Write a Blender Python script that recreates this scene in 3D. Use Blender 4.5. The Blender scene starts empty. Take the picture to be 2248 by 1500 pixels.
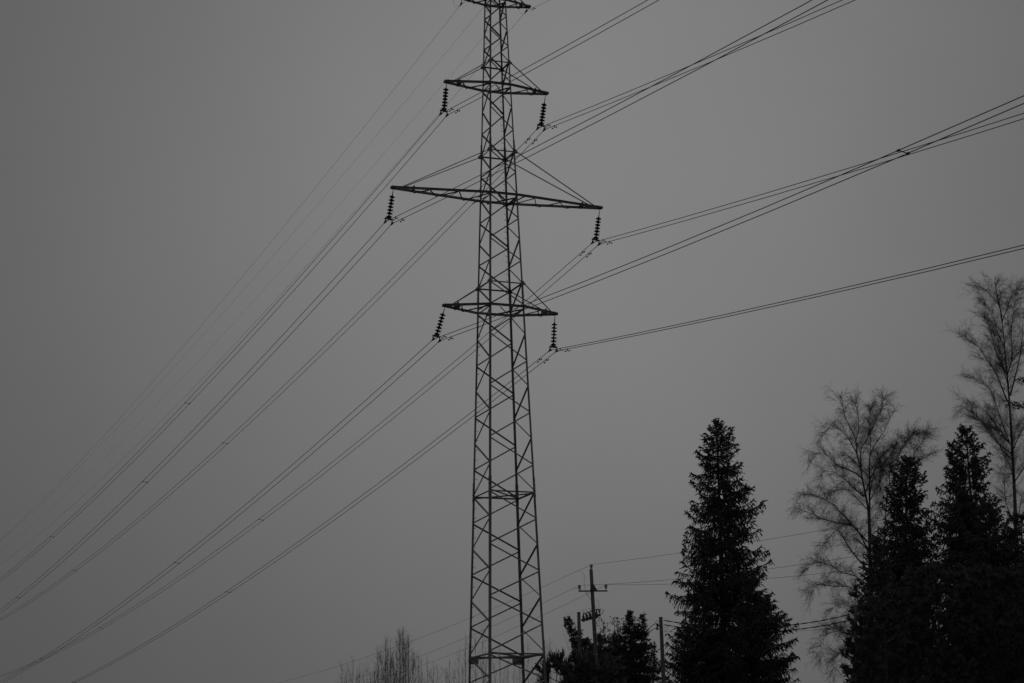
import bpy, math, random
import numpy as np
from mathutils import Vector, Matrix

# ------------------------------------------------------------------ camera, sky, sun, exposure
scene = bpy.context.scene
COL = scene.collection
EYE = 1.7                                   # eye height above the ground
PITCH, ROLL, FOCAL_PX, W_PX, H_PX = 0.235065, 0.0190036, 4366.94, 2248.0, 1500.0
cam_d = bpy.data.cameras.new('camera')
cam_d.sensor_width = 36.0
cam_d.lens = 36.0 * FOCAL_PX / W_PX         # about a 70 mm lens
cam_d.clip_start = 0.1
cam_d.clip_end = 5000.0
cam = bpy.data.objects.new('camera', cam_d)
COL.objects.link(cam)
cam.matrix_world = (Matrix.Translation((0, 0, EYE)) @ Matrix.Rotation(math.pi / 2 + PITCH, 4, 'X')
                    @ Matrix.Rotation(-ROLL, 4, 'Z'))
scene.camera = cam
scene.render.engine = 'CYCLES'
scene.view_settings.view_transform = 'Standard'
scene.view_settings.look = 'None'
scene.view_settings.exposure = 0.0
scene.view_settings.gamma = 1.0
scene.view_settings.use_curve_mapping = False
scene.cycles.max_bounces = 4


def ray(px, py):
    """direction of a sight line, scene axes (x right, y away, z up)"""
    a, b = px - W_PX / 2, py - H_PX / 2
    u = (a * math.cos(ROLL) - b * math.sin(ROLL)) / FOCAL_PX
    v = (a * math.sin(ROLL) + b * math.cos(ROLL)) / FOCAL_PX
    return np.array([u, math.cos(PITCH) + v * math.sin(PITCH), math.sin(PITCH) - v * math.cos(PITCH)])


def at(px, py, Y):
    """the point at distance Y ahead that lies on that sight line"""
    d = ray(px, py)
    return d * (Y / d[1]) + np.array([0, 0, EYE])


SUN_EL, SUN_AZ = math.radians(17.5), math.radians(1.9)      # hidden behind the overcast, beyond the tower
SUN = Vector((math.sin(SUN_AZ) * math.cos(SUN_EL), math.cos(SUN_AZ) * math.cos(SUN_EL), math.sin(SUN_EL)))

world = bpy.data.worlds.new('World')
scene.world = world
world.use_nodes = True
nt = world.node_tree
nt.nodes.clear()


def N(tree, typ, **kw):
    n = tree.nodes.new(typ)
    for k, v in kw.items():
        setattr(n, k, v)
    return n


def M(tree, op, a, b=None, clamp=False):
    n = tree.nodes.new('ShaderNodeMath')
    n.operation = op
    n.use_clamp = clamp
    for i, x in enumerate((a, b)):
        if x is None:
            continue
        if isinstance(x, (int, float)):
            n.inputs[i].default_value = x
        else:
            tree.links.new(x, n.inputs[i])
    return n.outputs[0]


tc = N(nt, 'ShaderNodeTexCoord')
dot = N(nt, 'ShaderNodeVectorMath', operation='DOT_PRODUCT')
nt.links.new(tc.outputs['Generated'], dot.inputs[0])
dot.inputs[1].default_value = SUN
ang = M(nt, 'ARCCOSINE', dot.outputs['Value'])
q = M(nt, 'DIVIDE', ang, math.radians(15.0))
glow = M(nt, 'EXPONENT', M(nt, 'MULTIPLY', M(nt, 'MULTIPLY', q, q), -1.0))
cloud = N(nt, 'ShaderNodeTexNoise')
cloud.inputs['Scale'].default_value = 5.0
cloud.inputs['Detail'].default_value = 7.0
cloud.inputs['Roughness'].default_value = 0.58
nt.links.new(tc.outputs['Generated'], cloud.inputs['Vector'])
mott = M(nt, 'ADD', M(nt, 'MULTIPLY', cloud.outputs['Fac'], 0.22), 0.89)
sep = N(nt, 'ShaderNodeSeparateXYZ')
nt.links.new(tc.outputs['Generated'], sep.inputs[0])
rise = M(nt, 'ADD', M(nt, 'MULTIPLY', M(nt, 'MAXIMUM', sep.outputs['Z'], 0.0), 0.45), 0.88)   # an overcast sky grows brighter upwards
grey = M(nt, 'MULTIPLY', M(nt, 'MULTIPLY', M(nt, 'ADD', M(nt, 'MULTIPLY', glow, 1.20), 0.87), mott), rise)
sky = N(nt, 'ShaderNodeTexSky', sky_type='NISHITA', sun_disc=False)
sky.sun_elevation = SUN_EL
sky.sun_rotation = SUN_AZ
sky.dust_density = 6.0
bw = N(nt, 'ShaderNodeRGBToBW')
nt.links.new(sky.outputs[0], bw.inputs[0])
tot = M(nt, 'ADD', M(nt, 'MULTIPLY', bw.outputs[0], 0.0012), grey)
bg = N(nt, 'ShaderNodeBackground')
bg.inputs['Strength'].default_value = 0.1
nt.links.new(tot, bg.inputs['Color'])
wo = N(nt, 'ShaderNodeOutputWorld')
nt.links.new(bg.outputs[0], wo.inputs['Surface'])

sl = bpy.data.lights.new('sun', 'SUN')
sl.energy = 0.5
sl.angle = math.radians(25)
sl.color = (1, 1, 1)
so = bpy.data.objects.new('sun', sl)
COL.objects.link(so)
so.rotation_euler = SUN.to_track_quat('Z', 'Y').to_euler()


# ------------------------------------------------------------------ materials (a black-and-white place)
def material(name, v0, v1, scale, rough, metal=0.0, stretch=(1, 1, 1), bump=0.0, spec=0.3):
    m = bpy.data.materials.new(name)
    m.use_nodes = True
    t = m.node_tree
    b = t.nodes['Principled BSDF']
    b.inputs['Roughness'].default_value = rough
    b.inputs['Metallic'].default_value = metal
    b.inputs['Specular IOR Level'].default_value = spec
    c = N(t, 'ShaderNodeTexCoord')
    mp = N(t, 'ShaderNodeMapping')
    mp.inputs['Scale'].default_value = stretch
    no = N(t, 'ShaderNodeTexNoise')
    no.inputs['Scale'].default_value = scale
    no.inputs['Detail'].default_value = 5.0
    no.inputs['Roughness'].default_value = 0.6
    r = N(t, 'ShaderNodeValToRGB')
    r.color_ramp.elements[0].position = 0.3
    r.color_ramp.elements[1].position = 0.7
    r.color_ramp.elements[0].color = (v0, v0, v0, 1)
    r.color_ramp.elements[1].color = (v1, v1, v1, 1)
    t.links.new(c.outputs['Object'], mp.inputs[0])
    t.links.new(mp.outputs[0], no.inputs['Vector'])
    t.links.new(no.outputs['Fac'], r.inputs[0])
    t.links.new(r.outputs[0], b.inputs['Base Color'])
    if bump:
        bu = N(t, 'ShaderNodeBump')
        bu.inputs['Strength'].default_value = bump
        bu.inputs['Distance'].default_value = 0.02
        t.links.new(no.outputs['Fac'], bu.inputs['Height'])
        t.links.new(bu.outputs[0], b.inputs['Normal'])
    return m


MAT = dict(
    steel=material('weathered_galvanised_steel', 0.13, 0.33, 1.6, 0.55, 0.0),
    steel2=material('dark_steel_fittings', 0.08, 0.14, 12.0, 0.5),
    wire=material('aged_aluminium_wire', 0.11, 0.16, 1.0, 0.6),
    wire2=material('dull_line_wire', 0.09, 0.13, 1.0, 1.0, spec=0.0),
    glass=material('dark_insulator_glaze', 0.025, 0.05, 8.0, 0.28, spec=0.4),
    white=material('pale_porcelain', 0.32, 0.48, 8.0, 0.35, spec=0.4),
    wood=material('weathered_pole_wood', 0.11, 0.24, 9.0, 0.9, stretch=(6, 6, 0.6), bump=0.4),
    strap=material('pale_metal_strap', 0.3, 0.42, 9.0, 0.5),
    sign=material('grey_sign_enamel', 0.3, 0.38, 4.0, 0.5),
    concrete=material('footing_concrete', 0.25, 0.38, 5.0, 0.9, bump=0.3),
    cable=material('black_cable_sheath', 0.02, 0.035, 6.0, 0.6),
    bark=material('conifer_bark', 0.09, 0.16, 14.0, 0.95, stretch=(2, 2, 0.5), bump=0.6),
    birch=material('birch_bark', 0.08, 0.28, 5.0, 0.8, stretch=(1, 1, 3.0), bump=0.3),
    twig=material('birch_twigs', 0.06, 0.10, 4.0, 0.8),
    needle=material('spruce_needles', 0.07, 0.105, 2.5, 0.65, spec=0.4),
    pine=material('pine_needles', 0.07, 0.105, 2.5, 0.65, spec=0.4),
    leaf=material('dry_leaves', 0.05, 0.09, 3.0, 0.9),
    soil=material('winter_grass_ground', 0.05, 0.10, 0.15, 1.0, bump=0.5),
)


# ------------------------------------------------------------------ mesh helpers
def V(*a):
    return np.array(a if len(a) == 3 else a[0], float)


def unit(v):
    return v / (np.linalg.norm(v) + 1e-12)


def perp(d):
    d = unit(d)
    a = np.array([0, 0, 1.0]) if abs(d[2]) < 0.9 else np.array([1.0, 0, 0])
    s = unit(np.cross(d, a))
    return s, np.cross(s, d)


class MB:
    def __init__(self):
        self.v, self.f = [], []

    def prism(self, P, Q, sec, f1, f2):
        """a section polygon (in f1, f2) drawn from P to Q"""
        n, k = len(sec), len(self.v)
        for base in (P, Q):
            for (a, b) in sec:
                self.v.append(base + f1 * a + f2 * b)
        for i in range(n):
            j = (i + 1) % n
            self.f.append((k + i, k + j, k + n + j, k + n + i))
        self.f.append(tuple(k + i for i in range(n))[::-1])
        self.f.append(tuple(k + n + i for i in range(n)))

    def angle(self, P, Q, w, t, f1, f2):
        self.prism(V(P), V(Q), [(0, 0), (w, 0), (w, t), (t, t), (t, w), (0, w)], f1, f2)

    def bar(self, P, Q, w, h, f1=None, f2=None):
        P, Q = V(P), V(Q)
        if f1 is None:
            f1, f2 = perp(Q - P)
        self.prism(P, Q, [(-w / 2, -h / 2), (w / 2, -h / 2), (w / 2, h / 2), (-w / 2, h / 2)], f1, f2)

    def channel(self, P, Q, w, h, t, f1, f2):
        self.prism(V(P), V(Q), [(0, -h / 2), (w, -h / 2), (w, -h / 2 + t), (t, -h / 2 + t),
                                (t, h / 2 - t), (w, h / 2 - t), (w, h / 2), (0, h / 2)], f1, f2)

    def tube(self, pts, rad, n=6, cap=True):
        pts = [V(p) for p in pts]
        k0 = len(self.v)
        s = None
        for i, p in enumerate(pts):
            d = unit(pts[min(i + 1, len(pts) - 1)] - pts[max(i - 1, 0)])
            if s is None:
                s, u = perp(d)
            else:
                s = unit(s - d * np.dot(s, d))
                u = np.cross(s, d)
            r = rad[i] if hasattr(rad, '__len__') else rad
            for j in range(n):
                a = 2 * math.pi * j / n
                self.v.append(p + s * (r * math.cos(a)) + u * (r * math.sin(a)))
        for i in range(len(pts) - 1):
            for j in range(n):
                j2 = (j + 1) % n
                self.f.append((k0 + i * n + j, k0 + i * n + j2, k0 + (i + 1) * n + j2, k0 + (i + 1) * n + j))
        if cap:
            self.f.append(tuple(k0 + j for j in range(n))[::-1])
            self.f.append(tuple(k0 + (len(pts) - 1) * n + j for j in range(n)))

    def lathe(self, P, d, prof, n=12):
        """prof: (distance along d, radius)"""
        P, d = V(P), unit(V(d))
        self.tube([P + d * a for a, _ in prof], [max(r, 1e-4) for _, r in prof], n) if False else None
        s, u = perp(d)
        k0 = len(self.v)
        for (a, r) in prof:
            for j in range(n):
                t = 2 * math.pi * j / n
                self.v.append(P + d * a + (s * math.cos(t) + u * math.sin(t)) * max(r, 1e-4))
        for i in range(len(prof) - 1):
            for j in range(n):
                j2 = (j + 1) % n
                self.f.append((k0 + i * n + j, k0 + i * n + j2, k0 + (i + 1) * n + j2, k0 + (i + 1) * n + j))
        self.f.append(tuple(k0 + j for j in range(n))[::-1])
        self.f.append(tuple(k0 + (len(prof) - 1) * n + j for j in range(n)))

    def plate(self, poly, t):
        poly = [V(p) for p in poly]
        nrm = unit(np.cross(poly[1] - poly[0], poly[2] - poly[0]))
        k, n = len(self.v), len(poly)
        for s in (-t / 2, t / 2):
            for p in poly:
                self.v.append(p + nrm * s)
        self.f.append(tuple(k + i for i in range(n))[::-1])
        self.f.append(tuple(k + n + i for i in range(n)))
        for i in range(n):
            j = (i + 1) % n
            self.f.append((k + i, k + j, k + n + j, k + n + i))

    def mesh(self, name, mat, origin=None):
        o = np.zeros(3) if origin is None else np.array(origin)
        me = bpy.data.meshes.new(name)
        me.from_pydata([tuple(p - o) for p in self.v], [], self.f)
        me.materials.append(MAT[mat])
        me.validate()
        return me

    def build(self, name, mat, parent=None, origin=None, smooth=False):
        """links one mesh object; below a parent it is written about the thing's own base"""
        if parent is not None:
            origin = root_loc(parent)
        me = self.mesh(name, mat, origin)
        if smooth:
            me.polygons.foreach_set('use_smooth', [True] * len(me.polygons))
        ob = bpy.data.objects.new(name, me)
        COL.objects.link(ob)
        if parent is not None:
            ob.parent = parent
        elif origin is not None:
            ob.location = tuple(origin)
        return ob


def root_loc(o):
    while o.parent is not None:
        o = o.parent
    return np.array(o.location)


def tag(o, label, cat, group=None, kind=None):
    if label:
        o['label'] = label
    if cat:
        o['category'] = cat
    if group:
        o['group'] = group
    if kind:
        o['kind'] = kind
    return o


def empty(name, loc, parent=None):
    o = bpy.data.objects.new(name, None)
    COL.objects.link(o)
    if parent is None:
        o.location = tuple(loc)
    else:
        o.parent = parent
    return o


def np_mesh(name, verts, faces, mat, parent, origin, smooth=False):
    """fast mesh from arrays; faces: (n, 3) or (n, 4)"""
    me = bpy.data.meshes.new(name)
    verts = np.asarray(verts, np.float32) - np.asarray(origin, np.float32)
    nf, k = faces.shape
    me.vertices.add(len(verts))
    me.vertices.foreach_set('co', verts.ravel())
    me.loops.add(nf * k)
    me.loops.foreach_set('vertex_index', faces.astype(np.int32).ravel())
    me.polygons.add(nf)
    me.polygons.foreach_set('loop_start', np.arange(0, nf * k, k, dtype=np.int32))
    me.polygons.foreach_set('loop_total', np.full(nf, k, np.int32))
    me.materials.append(MAT[mat])
    me.update(calc_edges=True)
    ob = bpy.data.objects.new(name, me)
    COL.objects.link(ob)
    ob.parent = parent
    return ob


def frames(d):
    d = d / (np.linalg.norm(d, axis=1, keepdims=True) + 1e-9)
    a = np.where(np.abs(d[:, 2:3]) < 0.9, np.array([[0, 0, 1.0]]), np.array([[1.0, 0, 0]]))
    s = np.cross(d, a)
    s /= np.linalg.norm(s, axis=1, keepdims=True) + 1e-9
    return s, np.cross(s, d)


def segs_mesh(name, segs, mat, parent, origin):
    """many thin three-sided tapered twigs: rows x0 y0 z0 x1 y1 z1 r0 r1"""
    S = np.array(segs, float)
    p0, p1, r0, r1 = S[:, 0:3], S[:, 3:6], S[:, 6:7], S[:, 7:8]
    s, u = frames(p1 - p0)
    vs = []
    for p, r in ((p0, r0), (p1, r1)):
        for j in range(3):
            a = 2 * math.pi * j / 3
            vs.append(p + s * (r * math.cos(a)) + u * (r * math.sin(a)))
    verts = np.stack(vs, 1).reshape(-1, 3)
    b = np.arange(len(S))[:, None] * 6
    f = np.array([[0, 1, 4, 3], [1, 2, 5, 4], [2, 0, 3, 5]])
    faces = (b[:, None] + f[None]).reshape(-1, 4)
    return np_mesh(name, verts, faces, mat, parent, origin)


def spindle_mesh(name, sp, mat, parent, origin):
    """many needle shoots: rows x0 y0 z0 x1 y1 z1 r; a thin ragged spindle each"""
    S = np.array(sp, float)
    p0, p1, r = S[:, 0:3], S[:, 3:6], S[:, 6:7]
    s, u = frames(p1 - p0)
    rng = np.random.default_rng(len(S))
    mid = p0 + (p1 - p0) * rng.uniform(0.25, 0.6, (len(S), 1))
    vs = [p0]
    for j in range(3):
        a = 2 * math.pi * j / 3 + rng.uniform(0, 6.28, (len(S), 1)) * 0 + rng.uniform(-0.5, 0.5, (len(S), 1))
        rr = r * rng.uniform(0.6, 1.35, (len(S), 1))
        vs.append(mid + s * (rr * np.cos(a)) + u * (rr * np.sin(a)) + (p1 - p0) * rng.uniform(-.18, .18, (len(S), 1)))
    vs.append(p1)
    verts = np.stack(vs, 1).reshape(-1, 3)
    b = np.arange(len(S))[:, None] * 5
    f = np.array([[0, 2, 1], [0, 3, 2], [0, 1, 3], [4, 1, 2], [4, 2, 3], [4, 3, 1]])
    faces = (b[:, None] + f[None]).reshape(-1, 3)
    return np_mesh(name, verts, faces, mat, parent, origin)


# ------------------------------------------------------------------ the ground
gm = MB()
G, STEP = 1500.0, 60
gx = np.linspace(-G, G, STEP + 1)
for j in range(STEP + 1):
    for i in range(STEP + 1):
        gm.v.append(V(gx[i], gx[j], 0.0))
for j in range(STEP):
    for i in range(STEP):
        k = j * (STEP + 1) + i
        gm.f.append((k, k + 1, k + STEP + 2, k + STEP + 1))
tag(gm.build('ground', 'soil'), 'dull winter ground under the power line', None, kind='structure')

# ------------------------------------------------------------------ the lattice tower
TH = 0.370088                                # the arms are turned this much from the picture plane
AX = V(math.cos(TH), math.sin(TH), 0)        # along the arms, to the right
UX = V(-math.sin(TH), math.cos(TH), 0)       # along the line, away
TC = V(-0.450356, 80.0, 0.0)
CORNER = {'A': (-1, 1), 'B': (-1, -1), 'C': (1, 1), 'D': (1, -1)}


def half(z):                                 # half width of the body at eye-relative height z
    return 1.176 - 0.02915 * (z - 6.301)


def node(leg, z, inset=0.0):
    s, t = CORNER[leg]
    h = half(z) - inset
    return TC + AX * (s * h) + UX * (t * h) + V(0, 0, z + EYE)


tower = empty('lattice_tower', TC)
tag(tower, 'tall steel lattice tower with three pairs of arms carrying the twin cables', 'tower')
TOPZ = 35.6
LEGSEC = [(-EYE - 0.0, 12.95, 0.092), (12.95, 21.2, 0.079), (21.2, 27.6, 0.070), (27.6, TOPZ, 0.058)]
LEG = {}
for L in 'ABCD':
    s, t = CORNER[L]
    m = MB()
    for (z0, z1, w) in LEGSEC:
        m.angle(node(L, z0), node(L, z1), w, 0.010, -s * AX, -t * UX)
    LEG[L] = m.build('leg', 'steel', tower)
    for (zc, w, ln) in ((12.95, 0.098, 0.42), (21.2, 0.085, 0.30), (6.45, 0.098, 0.40), (27.6, 0.075, 0.25)):
        m = MB()
        a, b = node(L, zc - ln, -0.008), node(L, zc + ln, -0.008)
        m.angle(a, b, w, 0.007, -s * AX, -t * UX)
        for k in range(4):
            zz = zc - ln + 0.1 + k * (2 * ln - 0.2) / 3
            for (d1, d2) in ((-s * AX, t * UX), (-t * UX, s * AX)):
                p = node(L, zz, -0.008) + d1 * (w * 0.5)
                m.tube([p, p + d2 * 0.035], 0.012, 6)
        m.build('splice_plate', 'steel', LEG[L])
    m = MB()
    p = node(L, -EYE)
    m.prism(V(p[0], p[1], -0.3), V(p[0], p[1], 0.35),
            [(-.38, -.38), (.38, -.38), (.38, .38), (-.38, .38)], AX, UX)
    m.build('footing', 'concrete', tower)

# step bolts: one hooked bolt, shared
m = MB()
m.tube([V(0, 0, 0), V(-0.13, 0, -0.004), V(-0.15, 0, 0.006), V(-0.152, 0, 0.045)], 0.009, 5)
bolt_me = m.mesh('step_bolt', 'steel')


def step_bolts(L, z0, z1, pitch, rz):
    z = z0
    while z < z1:
        o = bpy.data.objects.new('step_bolt', bolt_me)
        COL.objects.link(o)
        o.parent = LEG[L]
        p = node(L, z) - V(tower.location)
        o.location = tuple(p)
        o.rotation_euler = (0, 0, rz)
        z += pitch


step_bolts('C', 20.7, 30.2, 0.262, TH + 0.02)
step_bolts('A', 30.6, 34.0, 0.30, TH + math.pi / 2 + 1.2)
step_bolts('A', -0.5, 20.4, 0.40, TH + math.pi / 2 + 1.2)

LEV = [35.4, 34.83, 34.18, 33.47, 32.79, 32.09, 31.36, 30.30, 29.28, 28.30, 27.31, 26.39, 25.40, 24.36, 23.43, 22.52, 21.54,
       20.53, 19.34, 18.23, 17.15, 16.06, 14.97, 13.89, 12.78, 11.69, 10.64, 9.58, 8.54, 7.48, 6.31, 5.28, 4.2,
       3.1, 2.0, 0.9, -0.2, -1.3]
FACES = {('A', 'B'): -AX, ('B', 'D'): -UX, ('D', 'C'): AX, ('C', 'A'): UX}     # outward normals
SPLIT = {30.30: (0.17, -0.13), 20.53: (0.11, -0.12), 25.40: (0.06, -0.06), 12.78: (0.05, -0.05), 6.31: (0.07, -0.07)}


def member(P, Q, w, nrm, name, parent, t=0.006, flip=1, inset=0.012, mat='steel'):
    """an angle bar lying in a face: one flange in the face, one pointing into the tower"""
    d = unit(Q - P)
    f1 = unit(np.cross(nrm, d)) * flip
    f2 = -nrm
    m = MB()
    off = -nrm * inset - f1 * (w / 2)
    m.angle(P + off, Q + off, w, t, f1, f2)
    return m.build(name, mat, parent)


for (l0, l1), nrm in FACES.items():
    e = unit(node(l1, 10) - node(l0, 10))
    e[2] = 0
    for i in range(len(LEV) - 1):
        a, b = (l0, l1) if i % 2 == 0 else (l1, l0)
        za = LEV[i] + SPLIT.get(LEV[i], (0, -0.025))[1]
        zb = LEV[i + 1] + SPLIT.get(LEV[i + 1], (0.025, 0))[0]
        sa = e if a == l0 else -e
        P, Q = node(a, za) + sa * 0.03, node(b, zb) - sa * 0.03
        w = 0.053 if za > 12 else 0.057
        # the flat flange sits in the face plane, the other one points in
        member(P, Q, w, nrm, 'brace', tower, flip=1 if i % 2 else -1, inset=0.013 if i % 2 else 0.022)


def strut(P, Q, w, name='strut', parent=None, drop=0.0, t=0.007):
    m = MB()
    d = unit(Q - P)
    s = unit(np.cross(V(0, 0, 1), d))
    P, Q = P + V(0, 0, drop), Q + V(0, 0, drop)
    m.angle(P - s * w / 2, Q - s * w / 2, w, t, s, V(0, 0, -1))
    return m.build(name, 'steel', parent or tower)


for z in (31.34, 27.31, 21.54):              # belts where the arm ties meet the body
    for k, (l0, l1) in enumerate(FACES):
        strut(node(l0, z, 0.02), node(l1, z, 0.02), 0.055, drop=0.01 * k)
for z, w in ((12.77, 0.06), (6.30, 0.066)):
    for k, (l0, l1) in enumerate(FACES):
        strut(node(l0, z, 0.02), node(l1, z, 0.02), w, drop=0.012 * k)
    strut(node('A', z, 0.03), node('D', z, 0.03), w, drop=-0.03)
    strut(node('B', z, 0.03), node('C', z, 0.03), w, drop=0.06)
for l0, l1, f0, f1 in (('A', 'C', 0.02, 0.18), ('A', 'C', 0.80, 0.99)):      # dull plates hanging on the lower belt
    a, b = node(l0, 6.27), node(l1, 6.27)
    p, q2 = a + (b - a) * f0 + UX * 0.04, a + (b - a) * f1 + UX * 0.04
    m = MB()
    m.plate([p, q2, q2 - V(0, 0, 0.24), p - V(0, 0, 0.24)], 0.012)
    m.build('sign_plate', 'sign', tower)

ARMS = {'T': (34.21, 1.55, 0.8), 'U': (30.31, 2.286, 1.03), 'M': (25.385, 4.667, 1.94), 'W': (20.527, 2.464, 1.02)}


def gusset(leg, z, sgn, size):
    m = MB()
    s, t = CORNER[leg]
    c = node(leg, z, -0.006)
    f = -UX * (-t)
    # plate in the face that carries the arm tie
    m.plate([c - AX * s * 0.11 + V(0, 0, 0.05), c + V(0, 0, size), c + AX * s * size * 1.1 - V(0, 0, size * 0.3),
             c + AX * s * size * 0.6 - V(0, 0, size * 0.9), c - AX * s * 0.10 - V(0, 0, size * 0.9)], 0.010)
    m.build('gusset_plate', 'steel', tower)


for key, (za, ln, rise) in ARMS.items():
    zt = za + rise
    big = key == 'M'
    for s, (near, far_) in ((-1, ('B', 'A')), (1, ('D', 'C'))):
        arm = empty('crossarm', None, tower)
        tip = TC + AX * (s * ln) + V(0, 0, za + EYE)
        tn, tf = tip - UX * 0.045, tip + UX * 0.045
        rn, rf = node(near, za, -0.02), node(far_, za, -0.02)
        hgt, wd = (0.10, 0.055) if key != 'T' else (0.085, 0.045)
        for (r_, t_, side) in ((rn, tn, -UX), (rf, tf, UX)):
            m = MB()
            m.channel(r_, t_, wd, hgt, 0.008, side, V(0, 0, 1))
            m.build('chord', 'steel', arm)
        m = MB()                             # end piece at the tip
        c = tip + AX * s * 0.03
        m.bar(c - AX * s * 0.16, c + AX * s * 0.05, 0.20, 0.09, UX, V(0, 0, 1))
        m.build('end_plate', 'steel2', arm)
        m = MB()
        for k in range(3):
            p = c - AX * s * (0.02 + 0.05 * k) + UX * (0.05 if k % 2 else -0.05)
            m.tube([p + V(0, 0, 0.04), p + V(0, 0, 0.10)], 0.010, 5)
        m.build('bolt', 'steel2', arm)
        fr = {'M': 0.09, 'T': 0.2}.get(key, 0.17)
        for leg, r_, t_ in ((near, rn, tn), (far_, rf, tf)):
            a = node(leg, zt, -0.01)
            b = t_ + (r_ - t_) * fr + V(0, 0, hgt / 2)
            m = MB()
            d = unit(b - a)
            f1 = unit(np.cross(d, UX))
            m.angle(a, b, 0.034, 0.006, f1, UX)
            m.build('tie', 'steel', arm)
            if key != 'T':
                gusset(leg, zt, s, 0.105 if not big else 0.12)

        def on(ch, t):                       # a point on a chord, t from the tip
            r_, t_ = (rn, tn) if ch == 'n' else (rf, tf)
            return t_ + (r_ - t_) * t - V(0, 0, hgt / 2 + 0.004)
        if big:
            zig = [('f', .24), ('n', .37), ('f', .50), ('n', .67), ('f', .81), ('n', 1.0)]
        else:
            zig = [('f', .33), ('n', .36), ('f', .57), ('n', 1.0)]
        if s > 0:
            zig = [('n' if c_ == 'f' else 'f', t) for c_, t in zig]
        for k, ((c0, t0), (c1, t1)) in enumerate(zip(zig, zig[1:])):
            P, Q = on(c0, t0 + 0.012), on(c1, t1 - 0.012)
            m = MB()
            d = unit(Q - P)
            sd = unit(np.cross(d, V(0, 0, 1)))
            m.angle(P - d * 0.05, Q + d * 0.05, 0.042, 0.006, sd, V(0, 0, -1))
            m.build('brace', 'steel2', arm)
        t0 = zig[0][1] - 0.02
        m = MB()                             # upright batten near the tip
        m.plate([on('n', t0) + V(0, 0, -.03) - UX * .02, on('f', t0) + V(0, 0, -.03) + UX * .02, on('f', t0) + V(0, 0, .19) + UX * .02,
                 on('n', t0) + V(0, 0, .19) - UX * .02], 0.02)
        m.build('batten', 'steel2', arm)
    # inside the body at arm level
    e = 0.02
    for l0, l1, dz in (('A', 'B', 0.0), ('D', 'C', 0.0), ('B', 'D', 0.02), ('A', 'C', 0.02)):
        if l0 + l1 in ('BD', 'AC'):
            side = -UX if l0 == 'B' else UX
            m = MB()
            m.channel(node(l0, za, -0.02), node(l1, za, -0.02), 0.055, 0.10, 0.008, side, V(0, 0, 1))
            m.build('chord', 'steel', tower)
        else:
            strut(node(l0, za, e), node(l1, za, e), 0.06, drop=-0.06)
            strut(node(l0, za, -0.25 if key != 'T' else e), node(l1, za, e), 0.04, drop=-0.08) if key == 'M' else None
    b0, d0 = node('B', za), node('D', za)
    strut(b0 + (d0 - b0) * 0.30, node('C', za, 0.05), 0.05, drop=-0.075)
    a0, c0 = node('A', za), node('C', za)
    strut(node('D', za, 0.05), a0 + (c0 - a0) * 0.25, 0.05, drop=-0.09)
m = MB()                                     # the cap of the mast
for l0, l1 in FACES:
    m.bar(node(l0, TOPZ), node(l1, TOPZ), 0.05, 0.05)
m.build('mast_cap', 'steel', tower)

# ------------------------------------------------------------------ insulator strings and cables
PHF, PHN = math.radians(113.6405), math.radians(-66.1390)
DF, DN = V(math.cos(PHF), math.sin(PHF), 0), V(math.cos(PHN), math.sin(PHN), 0)
CF, CN = 0.000432, 0.000460
ROWS = {'T': 'upper', 'M': 'middle', 'L': 'lower'}
PH = {  # clamp pair (eye-relative), slope of the far span, slope of the near span
    'LT': ([(-2.81, 79.08, 28.84), (-2.55, 79.19, 28.81)], -.1121, -.1347, 'U', -1, 'upper left'),
    'LM': ([(-5.10, 78.20, 23.88), (-4.83, 78.30, 23.83)], -.1111, -.1143, 'M', -1, 'long middle left'),
    'LL': ([(-3.21, 78.93, 19.06), (-2.95, 79.03, 19.01)], -.1103, -.0903, 'W', -1, 'lower left'),
    'RT': ([(1.28, 80.67, 28.68), (1.56, 80.78, 28.65)], -.1165, -.1597, 'U', 1, 'upper right'),
    'RM': ([(3.52, 81.54, 23.80), (3.80, 81.65, 23.75)], -.1166, -.1516, 'M', 1, 'long middle right'),
    'RL': ([(1.58, 80.79, 18.94), (1.86, 80.89, 18.93)], -.1139, -.1410, 'W', 1, 'lower right')}


def on_wire(P, mf, mn, s):                   # s > 0 away, s < 0 towards the viewer
    if s >= 0:
        return P + DF * s + V(0, 0, mf * s + CF * s * s)
    s = -s
    return P + DN * s + V(0, 0, mn * s + CN * s * s)


# one glazed disc, shared by all strings (hangs down -z)
m = MB()
m.lathe(V(0, 0, 0), V(0, 0, -1), [(0.0, .018), (.006, .036), (.040, .043), (.052, .050), (.060, .075), (.078, .112),
                                  (.092, .122), (.100, .118), (.098, .085), (.104, .060), (.112, .030), (.145, .016)], 14)
disc_me = m.mesh('disc', 'glass')
disc_me.polygons.foreach_set('use_smooth', [True] * len(disc_me.polygons))
rnd = random.Random(4)
SPAN_F = [0, .5, 1, 2, 3, 5] + list(np.arange(8, 262, 6.0))
SPAN_N = [.5, 1, 2, 3, 5] + list(np.arange(8, 302, 6.0))


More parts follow.
